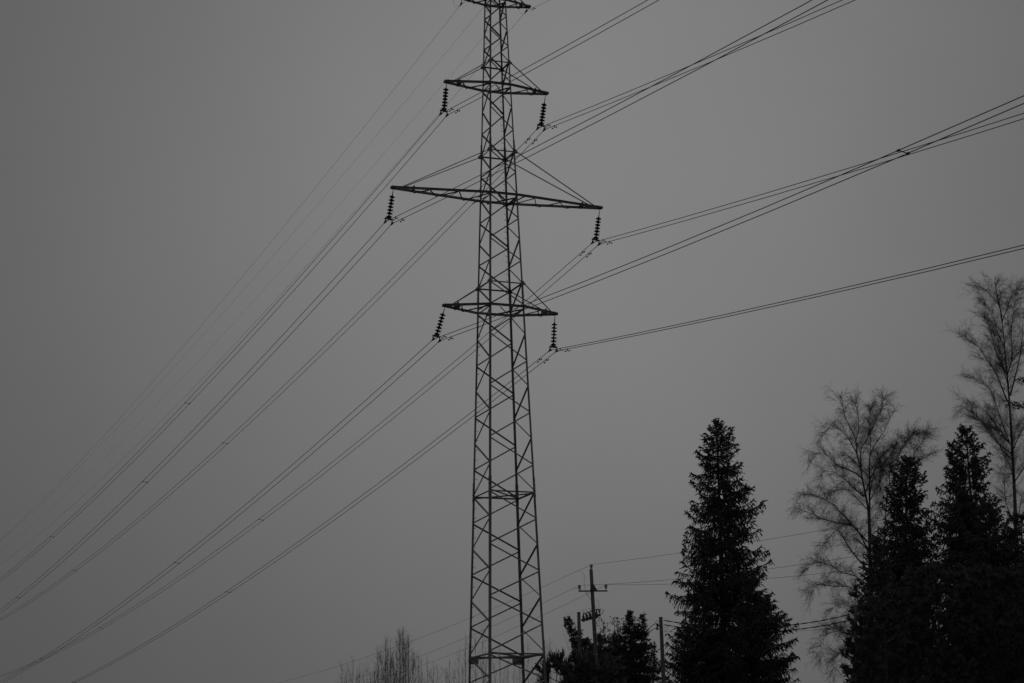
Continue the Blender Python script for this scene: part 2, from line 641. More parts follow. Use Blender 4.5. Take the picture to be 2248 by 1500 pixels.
def damper(P, mf, mn, s, label, size=1.0):
    """two weights on a bent messenger, clamped under the cable"""
    c = on_wire(P, mf, mn, s)
    d = unit(on_wire(P, mf, mn, s + 0.1) - on_wire(P, mf, mn, s - 0.1))
    t = empty('vibration_damper', c)
    up = V(0, 0, 1)
    dn = -up
    m = MB()
    m.bar(c + up * 0.02, c + dn * 0.075 * size, 0.03 * size, 0.045 * size)
    m.build('clamp', 'steel2', t)
    a, b = c + dn * 0.075 * size - d * 0.19 * size + dn * 0.015, c + dn * 0.075 * size + d * 0.19 * size + dn * 0.015
    m = MB()
    m.tube([a, c + dn * 0.07 * size, b], 0.007, 5)
    m.build('messenger', 'steel2', t)
    for e, sg in ((a, -1), (b, 1)):
        m = MB()
        m.lathe(e - d * sg * 0.02, d * sg, [(-.05 * size, .014), (-.02 * size, .026 * size), (.06 * size, .028 * size), (.09 * size, .012)], 8)
        m.build('weight', 'steel2', t)
    tag(t, label, 'damper', 'dampers on the tower cables')


for key, (cl, mf, mn, armk, sd, where) in PH.items():
    za, ln, _ = ARMS[armk]
    tip = TC + AX * (sd * (ln - 0.03)) + V(0, 0, za + EYE - 0.05)
    cps = [V(c) + V(0, 0, EYE) for c in cl]
    mid = (cps[0] + cps[1]) / 2
    yoke = mid + V(0, 0, 0.17)
    d = unit(yoke - tip)
    total = np.linalg.norm(yoke - tip)
    st = empty('insulator_string', tip)
    tag(st, 'string of seven dark disc insulators hanging from the %s arm' % where, 'insulator', 'insulator strings of the tower')
    m = MB()
    l0 = total - 7 * 0.145 - 0.03
    m.tube([tip + V(0, 0, .03), tip + d * l0 * .5], 0.013, 6)
    m.tube([tip + d * l0 * .45, tip + d * l0], 0.02, 6)
    m.build('link', 'steel2', st)
    rot = Vector((0, 0, -1)).rotation_difference(Vector(d)).to_matrix().to_4x4()
    for k in range(7):
        o = bpy.data.objects.new('disc', disc_me)
        COL.objects.link(o)
        o.parent = st
        o.matrix_basis = Matrix.Translation(Vector(d * (l0 + 0.145 * k))) @ rot
    ya = unit(cps[1] - cps[0])
    hw = np.linalg.norm(cps[1] - cps[0]) / 2
    upv = unit(np.cross(UX, ya)) * (1 if np.cross(UX, ya)[2] > 0 else -1)
    m = MB()
    m.plate([yoke + upv * .05 - ya * .05, yoke + upv * .05 + ya * .05, yoke + ya * (hw + .03) + upv * .01,
             yoke + ya * (hw + .03) - upv * .05, yoke - ya * (hw + .03) - upv * .05, yoke - ya * (hw + .03) + upv * .01], 0.035)
    m.build('yoke_plate', 'steel2', st)
    for j in (0, 1):
        m = MB()
        top = yoke + ya * (hw if j else -hw) - upv * .03
        p = cps[j]
        m.tube([top, p + V(0, 0, .03)], 0.014, 6)
        for s in (-.16, -.08, 0, .08):
            a, b = on_wire(p, mf, mn, s), on_wire(p, mf, mn, s + .08)
            ra = .024 + .022 * (1 - abs(s) / .17)
            rb = .024 + .022 * (1 - abs(s + .08) / .17)
            m.tube([a, b], [ra, rb], 7)
        m.plate([p + V(0, 0, .09) - DF * .02, p + V(0, 0, .09) + DF * .02, p + DF * .09 - V(0, 0, .03), p - DF * .09 - V(0, 0, .03)], 0.05)
        m.build('clamp', 'steel2', st)
    m = MB()                                 # thin arcing horn beside the string
    w0 = tip + d * (l0 + .75) + ya * .10
    m.tube([yoke + ya * .05, yoke + ya * .13 + V(0, 0, .10), w0 + ya * .04, w0 + ya * .05 + V(0, 0, .12), w0 + ya * .01 + V(0, 0, .14)], 0.005, 4)
    m.build('arcing_horn', 'steel2', st)
    for j, nm in ((0, 'left'), (1, 'right')):
        m = MB()
        m.tube([on_wire(cps[j], mf, mn, s) for s in ([-x for x in SPAN_N[::-1]] + SPAN_F)], 0.0130, 6)
        o = m.build('power_cable', 'wire', None, cps[j])
        tag(o, '%s cable of the twin pair under the %s arm' % (nm, where), 'cable', 'twin cables carried by the tower')
    ss = [(-1.0, 'near')] if sd > 0 else [(-1.2, 'near')]
    if sd > 0:
        ss.append((1.05, 'far'))
    for s, side in ss:
        for j, nm in ((0, 'left'), (1, 'right')):
            damper(cps[j], mf, mn, s * (1 + .03 * rnd.uniform(-1, 1)),
                   'small two-weight damper on the %s side of the %s arm, %s cable' % (side, where, nm))
    sp = [(42.6, 'first'), (85.2, 'second')] if sd < 0 else [(50.1, 'first'), (98.2, 'second')]
    if key == 'LL':
        sp.append((-32.85, 'only near'))
    for s, nm in sp:
        a, b = on_wire(cps[0], mf, mn, s), on_wire(cps[1], mf, mn, s)
        t = empty('bundle_spacer', a)
        m = MB()
        m.tube([a, b], 0.013, 6)
        m.build('rod', 'steel2', t)
        for e in (a, b):
            m = MB()
            dd = unit(on_wire(cps[0], mf, mn, s + 1) - a)
            m.lathe(e - dd * .07, dd, [(0, .012), (.02, .034), (.12, .034), (.14, .012)], 7)
            m.build('jaw', 'steel2', t)
        where2 = ('%s spacer bar out' % nm) if s > 0 else 'dark spacer bar right of the tower'
        tag(t, '%s between the twin cables of the %s arm' % (where2, where), 'spacer', 'spacer bars between twin cables')

EW = [  # attach point, slope and curve of the far span, slope near, radius, label
    ((-1.89, 79.44, 33.94), -.11275, .000398, -.190, .0058, 'thin ground wire from the left tip of the topmost arm'),
    ((-0.92, 79.82, 33.96), -.09888, .000346, -.180, .0042, 'faint thin wire from the left root of the topmost arm'),
    ((0.18, 80.24, 34.14), -.10383, .000376, -.185, .0036, 'faint thin wire from the right root of the topmost arm'),
    ((0.90, 80.53, 34.01), -.11633, .000437, -.1926, .0062, 'thin ground wire from the right tip of the topmost arm')]
for k, (p, mf, cf, mn, r, lab) in enumerate(EW):
    P = V(p) + V(0, 0, EYE)
    pts = [P + DN * s + V(0, 0, mn * s + CN * s * s) for s in SPAN_N[::-1]] + [P + DF * s + V(0, 0, mf * s + cf * s * s) for s in SPAN_F]
    m = MB()
    m.tube(pts, r, 5)
    tag(m.build('ground_wire', 'wire', None, P), lab, 'cable', 'thin wires at the tower top')
    if k in (0, 3):
        st = empty('wire_hanger', P)
        tag(st, 'short hanger and clamp under the %s tip of the topmost arm' % ('left' if k == 0 else 'right'), 'hanger')
        m = MB()
        m.tube([P + V(0, 0, .20), P + V(0, 0, .02)], .014, 6)
        m.build('link', 'steel2', st)
        m = MB()
        m.tube([P - DF * .16 + V(0, 0, -.03), P - DF * .05, P + DF * .05, P + DF * .2 - V(0, 0, .045)], [.014, .04, .04, .014], 7)
        m.build('clamp', 'steel2', st)
        m = MB()
        c = P + V(0, 0, .04) - AX * .19
        m.tube([c + AX * (.17 * math.cos(a)) + V(0, 0, .20 * math.sin(a)) for a in np.linspace(1.0, 5.3, 14)], .004, 4)
        m.build('bonding_lead', 'wire', st)
damper(V(0.90, 80.53, 34.01 + EYE), -.116, -.1926, -0.75, 'small damper on the ground wire beside the right topmost arm tip', .8)

# ------------------------------------------------------------------ wooden poles and their lines
rnd = random.Random(11)


def shaft_pts(p0, p1, Y):
    a, b = at(*p0, Y), at(*p1, Y)
    g = a + (b - a) * (a[2] + 0.4) / (a[2] - b[2])
    return a, g


def make_pole(p0, p1, Y, r0, r1, label, bands=(), cap=True):
    a, g = shaft_pts(p0, p1, Y)
    base = V(g[0], g[1], 0)
    t = empty('utility_pole', base)
    tag(t, label, 'pole', 'wooden utility poles')
    m = MB()
    k = 9
    m.tube([a + (g - a) * i / k for i in range(k + 1)], [r0 + (r1 - r0) * i / k for i in range(k + 1)], 12)
    m.build('shaft', 'wood', t, smooth=True)
    if cap:
        m = MB()
        m.lathe(a + V(0, 0, -.03), V(0, 0, 1), [(0, r0 * 1.03), (.02, r0 * 1.12), (.05, r0 * 1.10), (.065, r0 * .3)], 12)
        m.build('cap', 'steel2', t)
    for y in bands:
        f = (at(p0[0], y, Y)[2] - a[2]) / (g[2] - a[2])
        c = a + (g - a) * f
        r = (r0 + (r1 - r0) * f) * 1.05
        m = MB()
        m.lathe(c - V(0, 0, .02), V(0, 0, 1), [(0, r), (.045, r)], 12)
        m.build('band', 'strap', t)
    return t, a, g


YP = 92.0
pole1, a1, g1 = make_pole((1297.5, 1250), (1308, 1437), YP, .078, .135,
                          'tall wooden pole with a short crossarm and three pale insulators', bands=(1388, 1437), cap=False)
pole2, a2, g2 = make_pole((1270.5, 1345), (1273.5, 1470), 93.0, .078, .12,
                          'shorter plain wooden pole left of the crossarm pole', bands=(1398,))
pole3, a3, g3 = make_pole((1450.5, 1356), (1457, 1500), 88.0, .078, .125,
                          'capped wooden pole carrying twisted cables left of the big spruce')
pole4, a4, g4 = make_pole((1877.5, 1330), (1881, 1480), 86.0, .075, .115,
                          'wooden pole half hidden at the left edge of the dark pines', cap=False)

INS = [V(3.473, 92.0, 11.336 + EYE), V(2.890, 91.7, 10.354 + EYE), V(4.134, 92.3, 10.430 + EYE)]
ca, cb = at(1270.5, 1298, 91.7), at(1333, 1297.5, 92.3)
m = MB()
m.bar(ca, cb, .075, .06, unit(np.cross(unit(cb - ca), V(0, 0, 1))), V(0, 0, 1))
m.build('crossarm', 'steel2', pole1)
c = at(1298, 1283, 91.85)
m = MB()
m.plate([c, at(1303, 1282, 91.85), at(1311, 1296, 91.85), at(1295, 1296, 91.85)], .05)
m.build('bracket', 'steel2', pole1)
for k, p in enumerate(INS):
    foot = a1 + V(0, 0, -.06) if k == 0 else (ca if k == 1 else cb) + V(0, 0, 0)
    if k:
        foot = V(p[0], p[1], foot[2])
    q0 = p - V(0, 0, .17)
    m = MB()
    m.tube([foot, q0], .014, 6)
    pin = m.build('pin', 'steel2', pole1)
    m = MB()
    m.lathe(q0 - V(0, 0, .02), V(0, 0, 1), [(0, .034), (.02, .056), (.035, .048), (.06, .05), (.085, .074), (.11, .058), (.13, .07),
                                            (.165, .08), (.18, .05), (.19, .05), (.205, .062), (.22, .03)], 12)
    m.build('insulator', 'white', pole1, smooth=True)

DL = math.radians(115)
DR = math.radians(-68)
DLV, DRV = V(math.cos(DL), math.sin(DL), 0), V(math.cos(DR), math.sin(DR), 0)
LC = [((-.09162, .000891), (-.07259, .000542)), ((-.11001, .001197), (-.09812, .001173)), ((-.11873, .001299), (-.11783, .001378))]
LLAB = ['thin wire over the top insulator of the crossarm pole', 'thin wire through the left insulator of the crossarm pole',
        'thin wire through the right insulator of the crossarm pole']


def dline(k, s):
    (ml, c_l), (mr, c_r) = LC[k]
    if s >= 0:
        return INS[k] + DLV * s + V(0, 0, ml * s + c_l * s * s)
    return INS[k] - DRV * s + V(0, 0, -mr * s + c_r * s * s)


for k in range(3):
    m = MB()
    m.tube([dline(k, s) for s in list(np.arange(-60, 0, 3.0)) + list(np.arange(0, 85, 4.0))], .0068, 5)
    tag(m.build('line_wire', 'wire2', None, INS[k]), LLAB[k], 'cable', 'thin wires of the small pole line')


def curve3(P, n=18):
    """smooth curve through points"""
    P = [V(p) for p in P]
    P = [P[0] * 2 - P[1]] + P + [P[-1] * 2 - P[-2]]
    out = []
    for i in range(1, len(P) - 2):
        for t in np.linspace(0, 1, n, endpoint=False):
            a, b, c_, d = P[i - 1], P[i], P[i + 1], P[i + 2]
            out.append(.5 * ((2 * b) + (c_ - a) * t + (2 * a - 5 * b + 4 * c_ - d) * t * t + (3 * b - a - 3 * c_ + d) * t ** 3))
    out.append(P[-2])
    return out


sj = dline(0, 1.3)
m = MB()
m.tube(curve3([sj, at(1282, 1262, 92.4), at(1282.5, 1285, 92.3), at(1288, 1300, 92.3), at(1298, 1318, 92.3), at(1309, 1317, 92.3),
               at(1314, 1324, 92.3), at(1315, 1336, 92.3)], 6), .0065, 5)
tag(m.build('jumper_wire', 'wire', None, sj), 'curved lead dropping from the top wire past the crossarm pole', 'cable')
sj = dline(1, 0.55)
m = MB()
m.tube(curve3([sj, at(1270, 1293, 92.2), at(1284, 1300, 92.2), at(1294, 1312, 92.2), at(1303, 1330, 92.3)], 6), .0065, 5)
tag(m.build('jumper_wire', 'wire', None, sj), 'short lead from the left insulator down behind the crossarm pole', 'cable')

# the switch between the two poles
sw0, sw1 = at(1276, 1362, 92.3), at(1318, 1350, 92.3)
sw = empty('pole_switch', sw0)
tag(sw, 'small switch with clustered insulators between the two left poles', 'switch')
m = MB()
m.bar(sw0, sw1, .10, .11)
m.build('beam', 'steel2', sw)
for k, f in enumerate((.12, .30, .47, .80)):
    p = sw0 + (sw1 - sw0) * f
    m = MB()
    m.lathe(p, V(0, .15, 1), [(-.10, .04), (-.07, .085), (-.04, .045), (0, .045), (.03, .088), (.06, .045), (.10, .045), (.13, .085), (.16, .04), (.28, .03)], 9)
    m.build('insulator', 'glass', sw, smooth=True)
    m = MB()
    q0 = p + V(0, .02, .30)
    q1 = sw0 + (sw1 - sw0) * (f + .16) + V(0, 0, .12)
    m.tube(curve3([q0, (q0 + q1) / 2 + V(0, 0, .07), q1], 6), .028, 5)
    m.build('contact_blade', 'steel2', sw)
    m = MB()
    m.tube([q0, q0 + V(-.03, 0, .16)], .004, 4)
    m.tube([q0 + V(-.06, 0, .12), q0 + V(.06, 0, .13)], .004, 4)
    m.build('arcing_rod', 'steel2', sw)
m = MB()
m.bar(at(1306, 1339, 92.3), at(1320, 1337.5, 92.3), .05, .035)
m.build('bracket', 'steel2', sw)
m = MB()
m.tube(curve3([at(1324, 1338, 92.3), at(1324, 1343, 92.3), at(1321, 1348, 92.3), at(1318, 1351, 92.3)], 5), .016, 6)
m.build('horn', 'steel2', sw)
m = MB()
m.tube([at(1317, 1337, 92.3), at(1317, 1343, 92.3), at(1316.5, 1350, 92.3)], [.012, .03, .02], 7)
m.build('fuse', 'glass', sw)
m = MB()
m.tube(curve3([at(1318, 1350, 92.3), at(1320, 1362, 92.4), at(1325, 1380, 92.6), at(1326, 1400, 92.8)], 5), .005, 4)
m.build('lead', 'wire', sw)


def twisted(P, Q, sag, r, label, n=150, pitch=.85, toward=None):
    """a bundle of two twisted insulated strands"""
    P, Q = V(P), V(Q)
    m = MB()
    ln = np.linalg.norm(Q - P)
    s, u = perp(Q - P)
    for st in (0, math.pi):
        pts = []
        for i in range(n + 1):
            t = i / n
            a = 2 * math.pi * t * ln / pitch + st
            pts.append(P + (Q - P) * t - V(0, 0, 4 * sag * t * (1 - t)) + (s * math.cos(a) + u * math.sin(a)) * r * .9)
        m.tube(pts, r, 5)
    return tag(m.build('twisted_cable', 'cable', None, P), label, 'cable')


twisted(at(1457, 1362, 87.9), at(1874, 1347, 86), .46, .014, 'upper twisted cable between the capped pole and the half hidden pole')
twisted(at(1457, 1371.5, 87.9), at(1874, 1360, 86), .44, .014, 'lower twisted cable between the capped pole and the half hidden pole')
m = MB()
P, Q = at(1457, 1387, 87.9), at(1874, 1377, 86)
m.tube([P + (Q - P) * t - V(0, 0, .5 * t * (1 - t)) for t in np.linspace(0, 1, 30)], .006, 5)
tag(m.build('thin_cable', 'cable', None, P), 'single thin cable sagging just below the two twisted cables', 'cable')
for (y0, nm, x1, y1) in ((1369, 'upper', 1385, 1415), (1379, 'lower', 1390, 1425)):
    P, Q = at(1440, y0, 88.0), at(x1, y1, 106.0)
    m = MB()
    pts = curve3([P, at(1433, y0 + 3.5, 89.5), at(1424, y0 + 12, 92.5), at(1414, y0 + 25, 96), Q], 10)
    m.tube(pts, .017, 6)
    tag(m.build('service_cable', 'cable', None, P), '%s dark cable arching down left from the capped pole' % nm, 'cable')
cl = empty('cable_clamp', at(1444, 1376, 87.9))
tag(cl, 'dark cable clamp on the left side of the capped pole', 'clamp')
for y, r in ((1371, .06), (1376, .045), (1381, .06)):
    m = MB()
    m.lathe(at(1443, y + 2.5, 87.9), V(.1, 0, 1), [(0, .02), (.02, r), (.07, r), (.10, .02)], 8)
    m.build('jaw', 'steel2', cl)
m = MB()
m.bar(at(1442, 1374, 87.9), at(1451, 1373, 87.9), .04, .05)
m.build('arm', 'steel2', cl)
m = MB()
m.tube(curve3([at(1441, 1371, 87.9), at(1439.5, 1366, 87.9), at(1442, 1362.5, 87.9), at(1446, 1366, 87.9), at(1450, 1362, 87.9)], 5), .007, 4)
m.build('tail', 'cable', cl)
m = MB()
P = at(1457, 1378, 87.8)
m.tube(curve3([P, at(1464, 1376, 87.8), at(1466, 1382, 87.8), at(1461, 1385, 87.8), at(1458, 1381, 87.8), at(1463, 1389, 87.8)], 6), .007, 4)
tag(m.build('cable_tail', 'cable', None, P), 'loose curled cable end on the right side of the capped pole', 'cable')


# ------------------------------------------------------------------ trees
def px_m(Y):
    return FOCAL_PX / (Y * 1.02)


def spruce(label, Y, top, foot, prof, seed, zlo=1.5, dens=1.0, hang=1.0, group='spruces', bend=None, name='spruce_tree', fine=1.0, uplen=3.2, sc=1.0):
    """prof: rows (y px, left px, right px) measured from the stem"""
    rng = random.Random(seed)
    pt, pf_ = at(*top, Y), at(*foot, Y)
    g = pt + (pf_ - pt) * pt[2] / (pt[2] - pf_[2])
    H = pt[2]
    base = V(g[0], Y, 0)
    t = empty(name, base)
    tag(t, label, 'tree', group)
    k = px_m(Y)
    tab = sorted([(at(top[0], y, Y)[2], l / k, r / k) for (y, l, r) in prof])
    zs = [a[0] for a in tab]
    ls = [a[1] for a in tab]
    rs = [a[2] for a in tab]

    def stem(z):
        f = z / H
        p = base + (V(pt[0], Y, H) - base) * f
        if bend:
            p = p + V(bend(f), 0, 0)
        return p
    m = MB()
    n = 14
    r0 = .011 * H + .03
    m.tube([stem(H * i / n) for i in range(n + 1)], [r0 * (1 - i / n) ** .85 + .008 for i in range(n + 1)], 9)
    m.build('trunk', 'bark', t, smooth=True)
    wood, sp = [], []
    z = zlo
    while z < H - .12:
        fr = (H - z) / H
        vis = z > zs[0] - 1.2                # below the view the crown is kept coarser
        nb = rng.choice((4, 5, 6, 7)) if vis else 4
        nb = max(3, int(nb * dens))
        a0 = rng.uniform(0, 6.28)
        up = max(0.0, 1 - (H - z) / uplen) ** 1.3          # 1 at the tip, 0 some metres below
        for b in range(nb):
            az = a0 + 6.283 * b / nb + rng.uniform(-.5, .5)
            c = math.cos(az)
            zb = z + rng.uniform(-.22, .22)
            if zb > H - .08:
                continue
            rl, rr = np.interp(zb, zs, ls), np.interp(zb, zs, rs)
            R = rl * (1 - c) / 2 + rr * (1 + c) / 2
            L = max(.12, R * rng.choice((.5, .66, .78, .86, .92, .96, 1.0, 1.04)))
            s0 = -.30 + 1.0 * up + rng.uniform(-.16, .16)
            s1 = .26 - .12 * up + rng.uniform(-.12, .14)
            hook = rng.uniform(.0, .45)
            d = V(math.cos(az), math.sin(az), 0)
            pr_ = V(-math.sin(az), math.cos(az), 0)
            o = stem(zb)
            step = (.125 if vis else .32) / fine
            K = max(3, int(L / step))
            pp = o
            ph = rng.uniform(0, 6.28)
            full = rng.uniform(.55, 1.25)                # some branches are bushier
            dirb = d
            for i in range(1, K + 1):
                tt = i / K
                p = (o + d * (L * tt) + V(0, 0, L * (s0 * tt + s1 * tt * tt + hook * max(0, tt - .7) ** 1.5 * 2.2))
                     + pr_ * (.06 * L * math.sin(4 * tt + ph)) + V(0, 0, .03 * math.sin(9 * tt + ph)))
                rb = max(.004, (.010 + .006 * L) * (1 - tt))
                wood.append((*pp, *p, rb * 1.15, rb))
                dirb = unit(p - pp)
                if tt * L > .22 or L < .5:
                    sp.append((*pp, *(p + dirb * .06), (.036 + .012 * tt) * sc))
                    env = (math.sin(math.pi * min(1, tt * 1.02) ** .75) * .6 + .4) * full * sc
                    w = (.18 + .23 * min(L, 2.0)) * env * (1 - .35 * up)
                    for sg in (-1, 1):
                        if rng.random() < .12:
                            continue
                        dd = unit(dirb * rng.uniform(.25, .8) + pr_ * sg * rng.uniform(.25, .9)
                                  + V(0, 0, (-1.0 * hang + 1.35 * up) * rng.uniform(.35, 1.0)))
                        q0 = p
                        wl = w * rng.uniform(.45, 1.2)
                        ns = max(1, int(wl / .16))
                        for _ in range(ns):
                            q1 = q0 + dd * (wl / ns)
                            sp.append((*q0, *(q1 + dd * .06), rng.uniform(.030, .046) * sc))
                            if rng.random() < .65:
                                hd = unit(dd * .6 + V(rng.uniform(-.6, .6), rng.uniform(-.6, .6), rng.uniform(-.8, .15)))
                                sp.append((*q1, *(q1 + hd * rng.uniform(.08, .2) * sc), rng.uniform(.022, .034) * sc))
                            dd = unit(dd + V(rng.uniform(-.15, .15), rng.uniform(-.15, .15), -.35 * hang + .45 * up))
                            q0 = q1
                    if rng.random() < .8 * hang * (1 - up):
                        hl = rng.uniform(.12, .60) * env
                        e = p + V(rng.uniform(-.07, .07), rng.uniform(-.07, .07), -hl)
                        sp.append((*p, *e, rng.uniform(.024, .038) * sc))
                pp = p
            for _ in range(9):                           # bushy upturned tip
                kk = sc * min(1.0, .35 + L * .6)
                q0 = pp - dirb * rng.uniform(0, .22) * kk
                e = q0 + unit(dirb + V(rng.uniform(-.8, .8), rng.uniform(-.8, .8), rng.uniform(-.7, .8))) * rng.uniform(.08, .22) * kk
                sp.append((*q0, *e, .034 * kk))
        z += (.20 if vis else .5) * rng.uniform(.7, 1.3) * (1.0 if H - z > 3 else .72)
    tp = stem(H)
    sp.append((*(tp - V(0, 0, .5)), *(tp + V(0, 0, .12)), .035))
    for _ in range(16):
        q0 = tp - V(0, 0, rng.uniform(.0, .5))
        a = rng.uniform(0, 6.28)
        sp.append((*q0, *(q0 + V(math.cos(a) * .16, math.sin(a) * .16, rng.uniform(.02, .16))), .024))
    segs_mesh('branches', wood, 'bark', t, base)['kind'] = 'stuff'
    cr = spindle_mesh('crown', sp, 'needle', t, base)
    cr['kind'] = 'stuff'
    return t


BIG = [(925, 4, 6), (945, 18, 18), (965, 26, 33), (985, 40, 44), (1010, 46, 44), (1035, 54, 66), (1065, 66, 78), (1085, 58, 100), (1115, 60, 106),
       (1145, 80, 100), (1185, 88, 100), (1215, 88, 104), (1250, 92, 108), (1275, 116, 100), (1310, 118, 96), (1335, 92, 124),
       (1365, 92, 144), (1400, 112, 152), (1440, 134, 152), (1465, 130, 134), (1500, 135, 155), (1600, 140, 160)]
spruce('big pointed dark spruce standing alone right of the capped pole', 103.0, (1573, 921), (1592, 1500), BIG, 3, dens=1.05, group='dark spruces')

spruce('lower spruce mass bulging at the right foot of the big pointed spruce', 100.5, (1642, 1262), (1640, 1500),
       [(1268, 6, 8), (1290, 14, 36), (1312, 20, 56), (1332, 26, 74), (1362, 34, 92), (1400, 44, 102), (1440, 50, 104), (1462, 50, 86), (1490, 60, 102), (1600, 80, 110)],
       57, dens=1.3, group='dark spruces', fine=1.2, uplen=.8, sc=.9, zlo=3.0)
spruce('low broad spruce at the left foot of the big pointed spruce', 101.5, (1528, 1330), (1530, 1500),
       [(1336, 6, 6), (1360, 22, 30), (1385, 44, 46), (1420, 62, 60), (1460, 68, 70), (1600, 80, 80)],
       58, dens=1.2, group='dark spruces', fine=1.2, uplen=1.0, sc=.85, zlo=3.0)

# right-hand wood: spruces behind, pines in front
spruce('dark spruce with a blunt top just right of the left birch', 100.0, (1991, 1003), (1984, 1500),
       [(1008, 5, 5), (1030, 24, 28), (1060, 36, 44), (1095, 46, 44), (1130, 58, 50), (1160, 68, 66), (1200, 76, 84), (1250, 94, 100), (1320, 95, 110), (1500, 110, 120)],
       5, dens=1.35, group='dark spruces')
spruce('tall shaggy spruce with a double top left of the right birch', 98.0, (2119, 938), (2165, 1500),
       [(945, 12, 10), (975, 32, 26), (1000, 36, 40), (1030, 42, 50), (1060, 62, 44), (1085, 90, 30), (1105, 70, 60), (1130, 105, 58), (1170, 90, 76), (1220, 100, 84), (1300, 105, 90), (1500, 120, 120)],
       8, dens=1.1, group='dark spruces', hang=1.3)
spruce('dark side top leaning left beside the shaggy spruce', 98.6, (2088, 972), (2140, 1500),
       [(978, 6, 8), (1000, 14, 18), (1040, 20, 24), (1080, 28, 26), (1150, 40, 40), (1300, 60, 60), (1500, 60, 60)], 15, dens=.75, group='dark spruces')
spruce('low square-topped spruce under the right birch trunk', 96.0, (2172, 1102), (2172, 1500),
       [(1106, 22, 22), (1130, 26, 30), (1160, 40, 52), (1200, 66, 60), (1260, 80, 80), (1500, 100, 100)], 21, dens=.95, group='dark spruces')
spruce('dark spruce cut off by the right picture edge', 97.0, (2243, 1128), (2246, 1500),
       [(1132, 8, 8), (1160, 36, 36), (1200, 44, 50), (1260, 80, 80), (1500, 100, 100)], 33, dens=.9, group='dark spruces')
spruce('dark young spruce at the foot of the left birch', 95.0, (1926, 1180), (1925, 1500),
       [(1185, 6, 6), (1215, 22, 20), (1260, 38, 36), (1300, 48, 50), (1360, 60, 70), (1500, 70, 90)], 45, dens=.9, group='dark spruces')

# small conifers behind the two left poles
spruce('small spruce with a thin spiky top right of the crossarm pole', 98.0, (1383, 1343), (1383, 1500),
       [(1350, 4, 6), (1365, 12, 14), (1380, 20, 16), (1400, 24, 24), (1430, 44, 30), (1500, 50, 40)], 51, dens=1.6, group='dark spruces', fine=2.2, uplen=1.1, sc=.62, zlo=4.5, hang=.8)
spruce('small spruce with a thick spiky top left of the capped pole', 97.6, (1411, 1349), (1403, 1500),
       [(1354, 4, 5), (1370, 12, 14), (1385, 18, 16), (1405, 22, 22), (1440, 28, 36), (1470, 28, 40), (1500, 40, 30)], 52, dens=1.7, group='dark spruces', fine=2.2, uplen=1.1, sc=.62, zlo=4.5, hang=.8)
spruce('bent spruce top curving left beside the shorter plain pole', 97.0, (1242, 1356), (1318, 1500),
       [(1360, 6, 6), (1375, 15, 11), (1395, 13, 19), (1415, 19, 32), (1432, 25, 46), (1450, 28, 56), (1475, 48, 56), (1500, 60, 56)], 53, dens=1.8, group='dark spruces', fine=2.2, uplen=1.1, sc=.62, zlo=4.5, hang=.8)
spruce('bushy low spruce filling the gap under the switch', 96.5, (1318, 1394), (1320, 1500),
       [(1398, 5, 5), (1410, 18, 18), (1426, 40, 36), (1452, 56, 54), (1500, 74, 66)], 54, dens=1.6, group='dark spruces', fine=1.7, uplen=.8, sc=.68, zlo=4.0)
spruce('low rounded spruce between the crossarm pole and the twin spiky tops', 98.6, (1350, 1392), (1350, 1500),
       [(1396, 4, 4), (1408, 15, 15), (1428, 34, 34), (1470, 52, 50), (1500, 60, 60)], 56, dens=1.6, group='dark spruces', fine=1.7, uplen=.8, sc=.68, zlo=4.0)
spruce('small spruce pressed against the right side of the capped pole', 99.0, (1436, 1412), (1434, 1500),
       [(1416, 4, 4), (1440, 14, 16), (1465, 22, 26), (1500, 34, 40)], 55, dens=.8, group='dark spruces', fine=2.2, uplen=1.1, sc=.62, zlo=4.5, hang=.8)


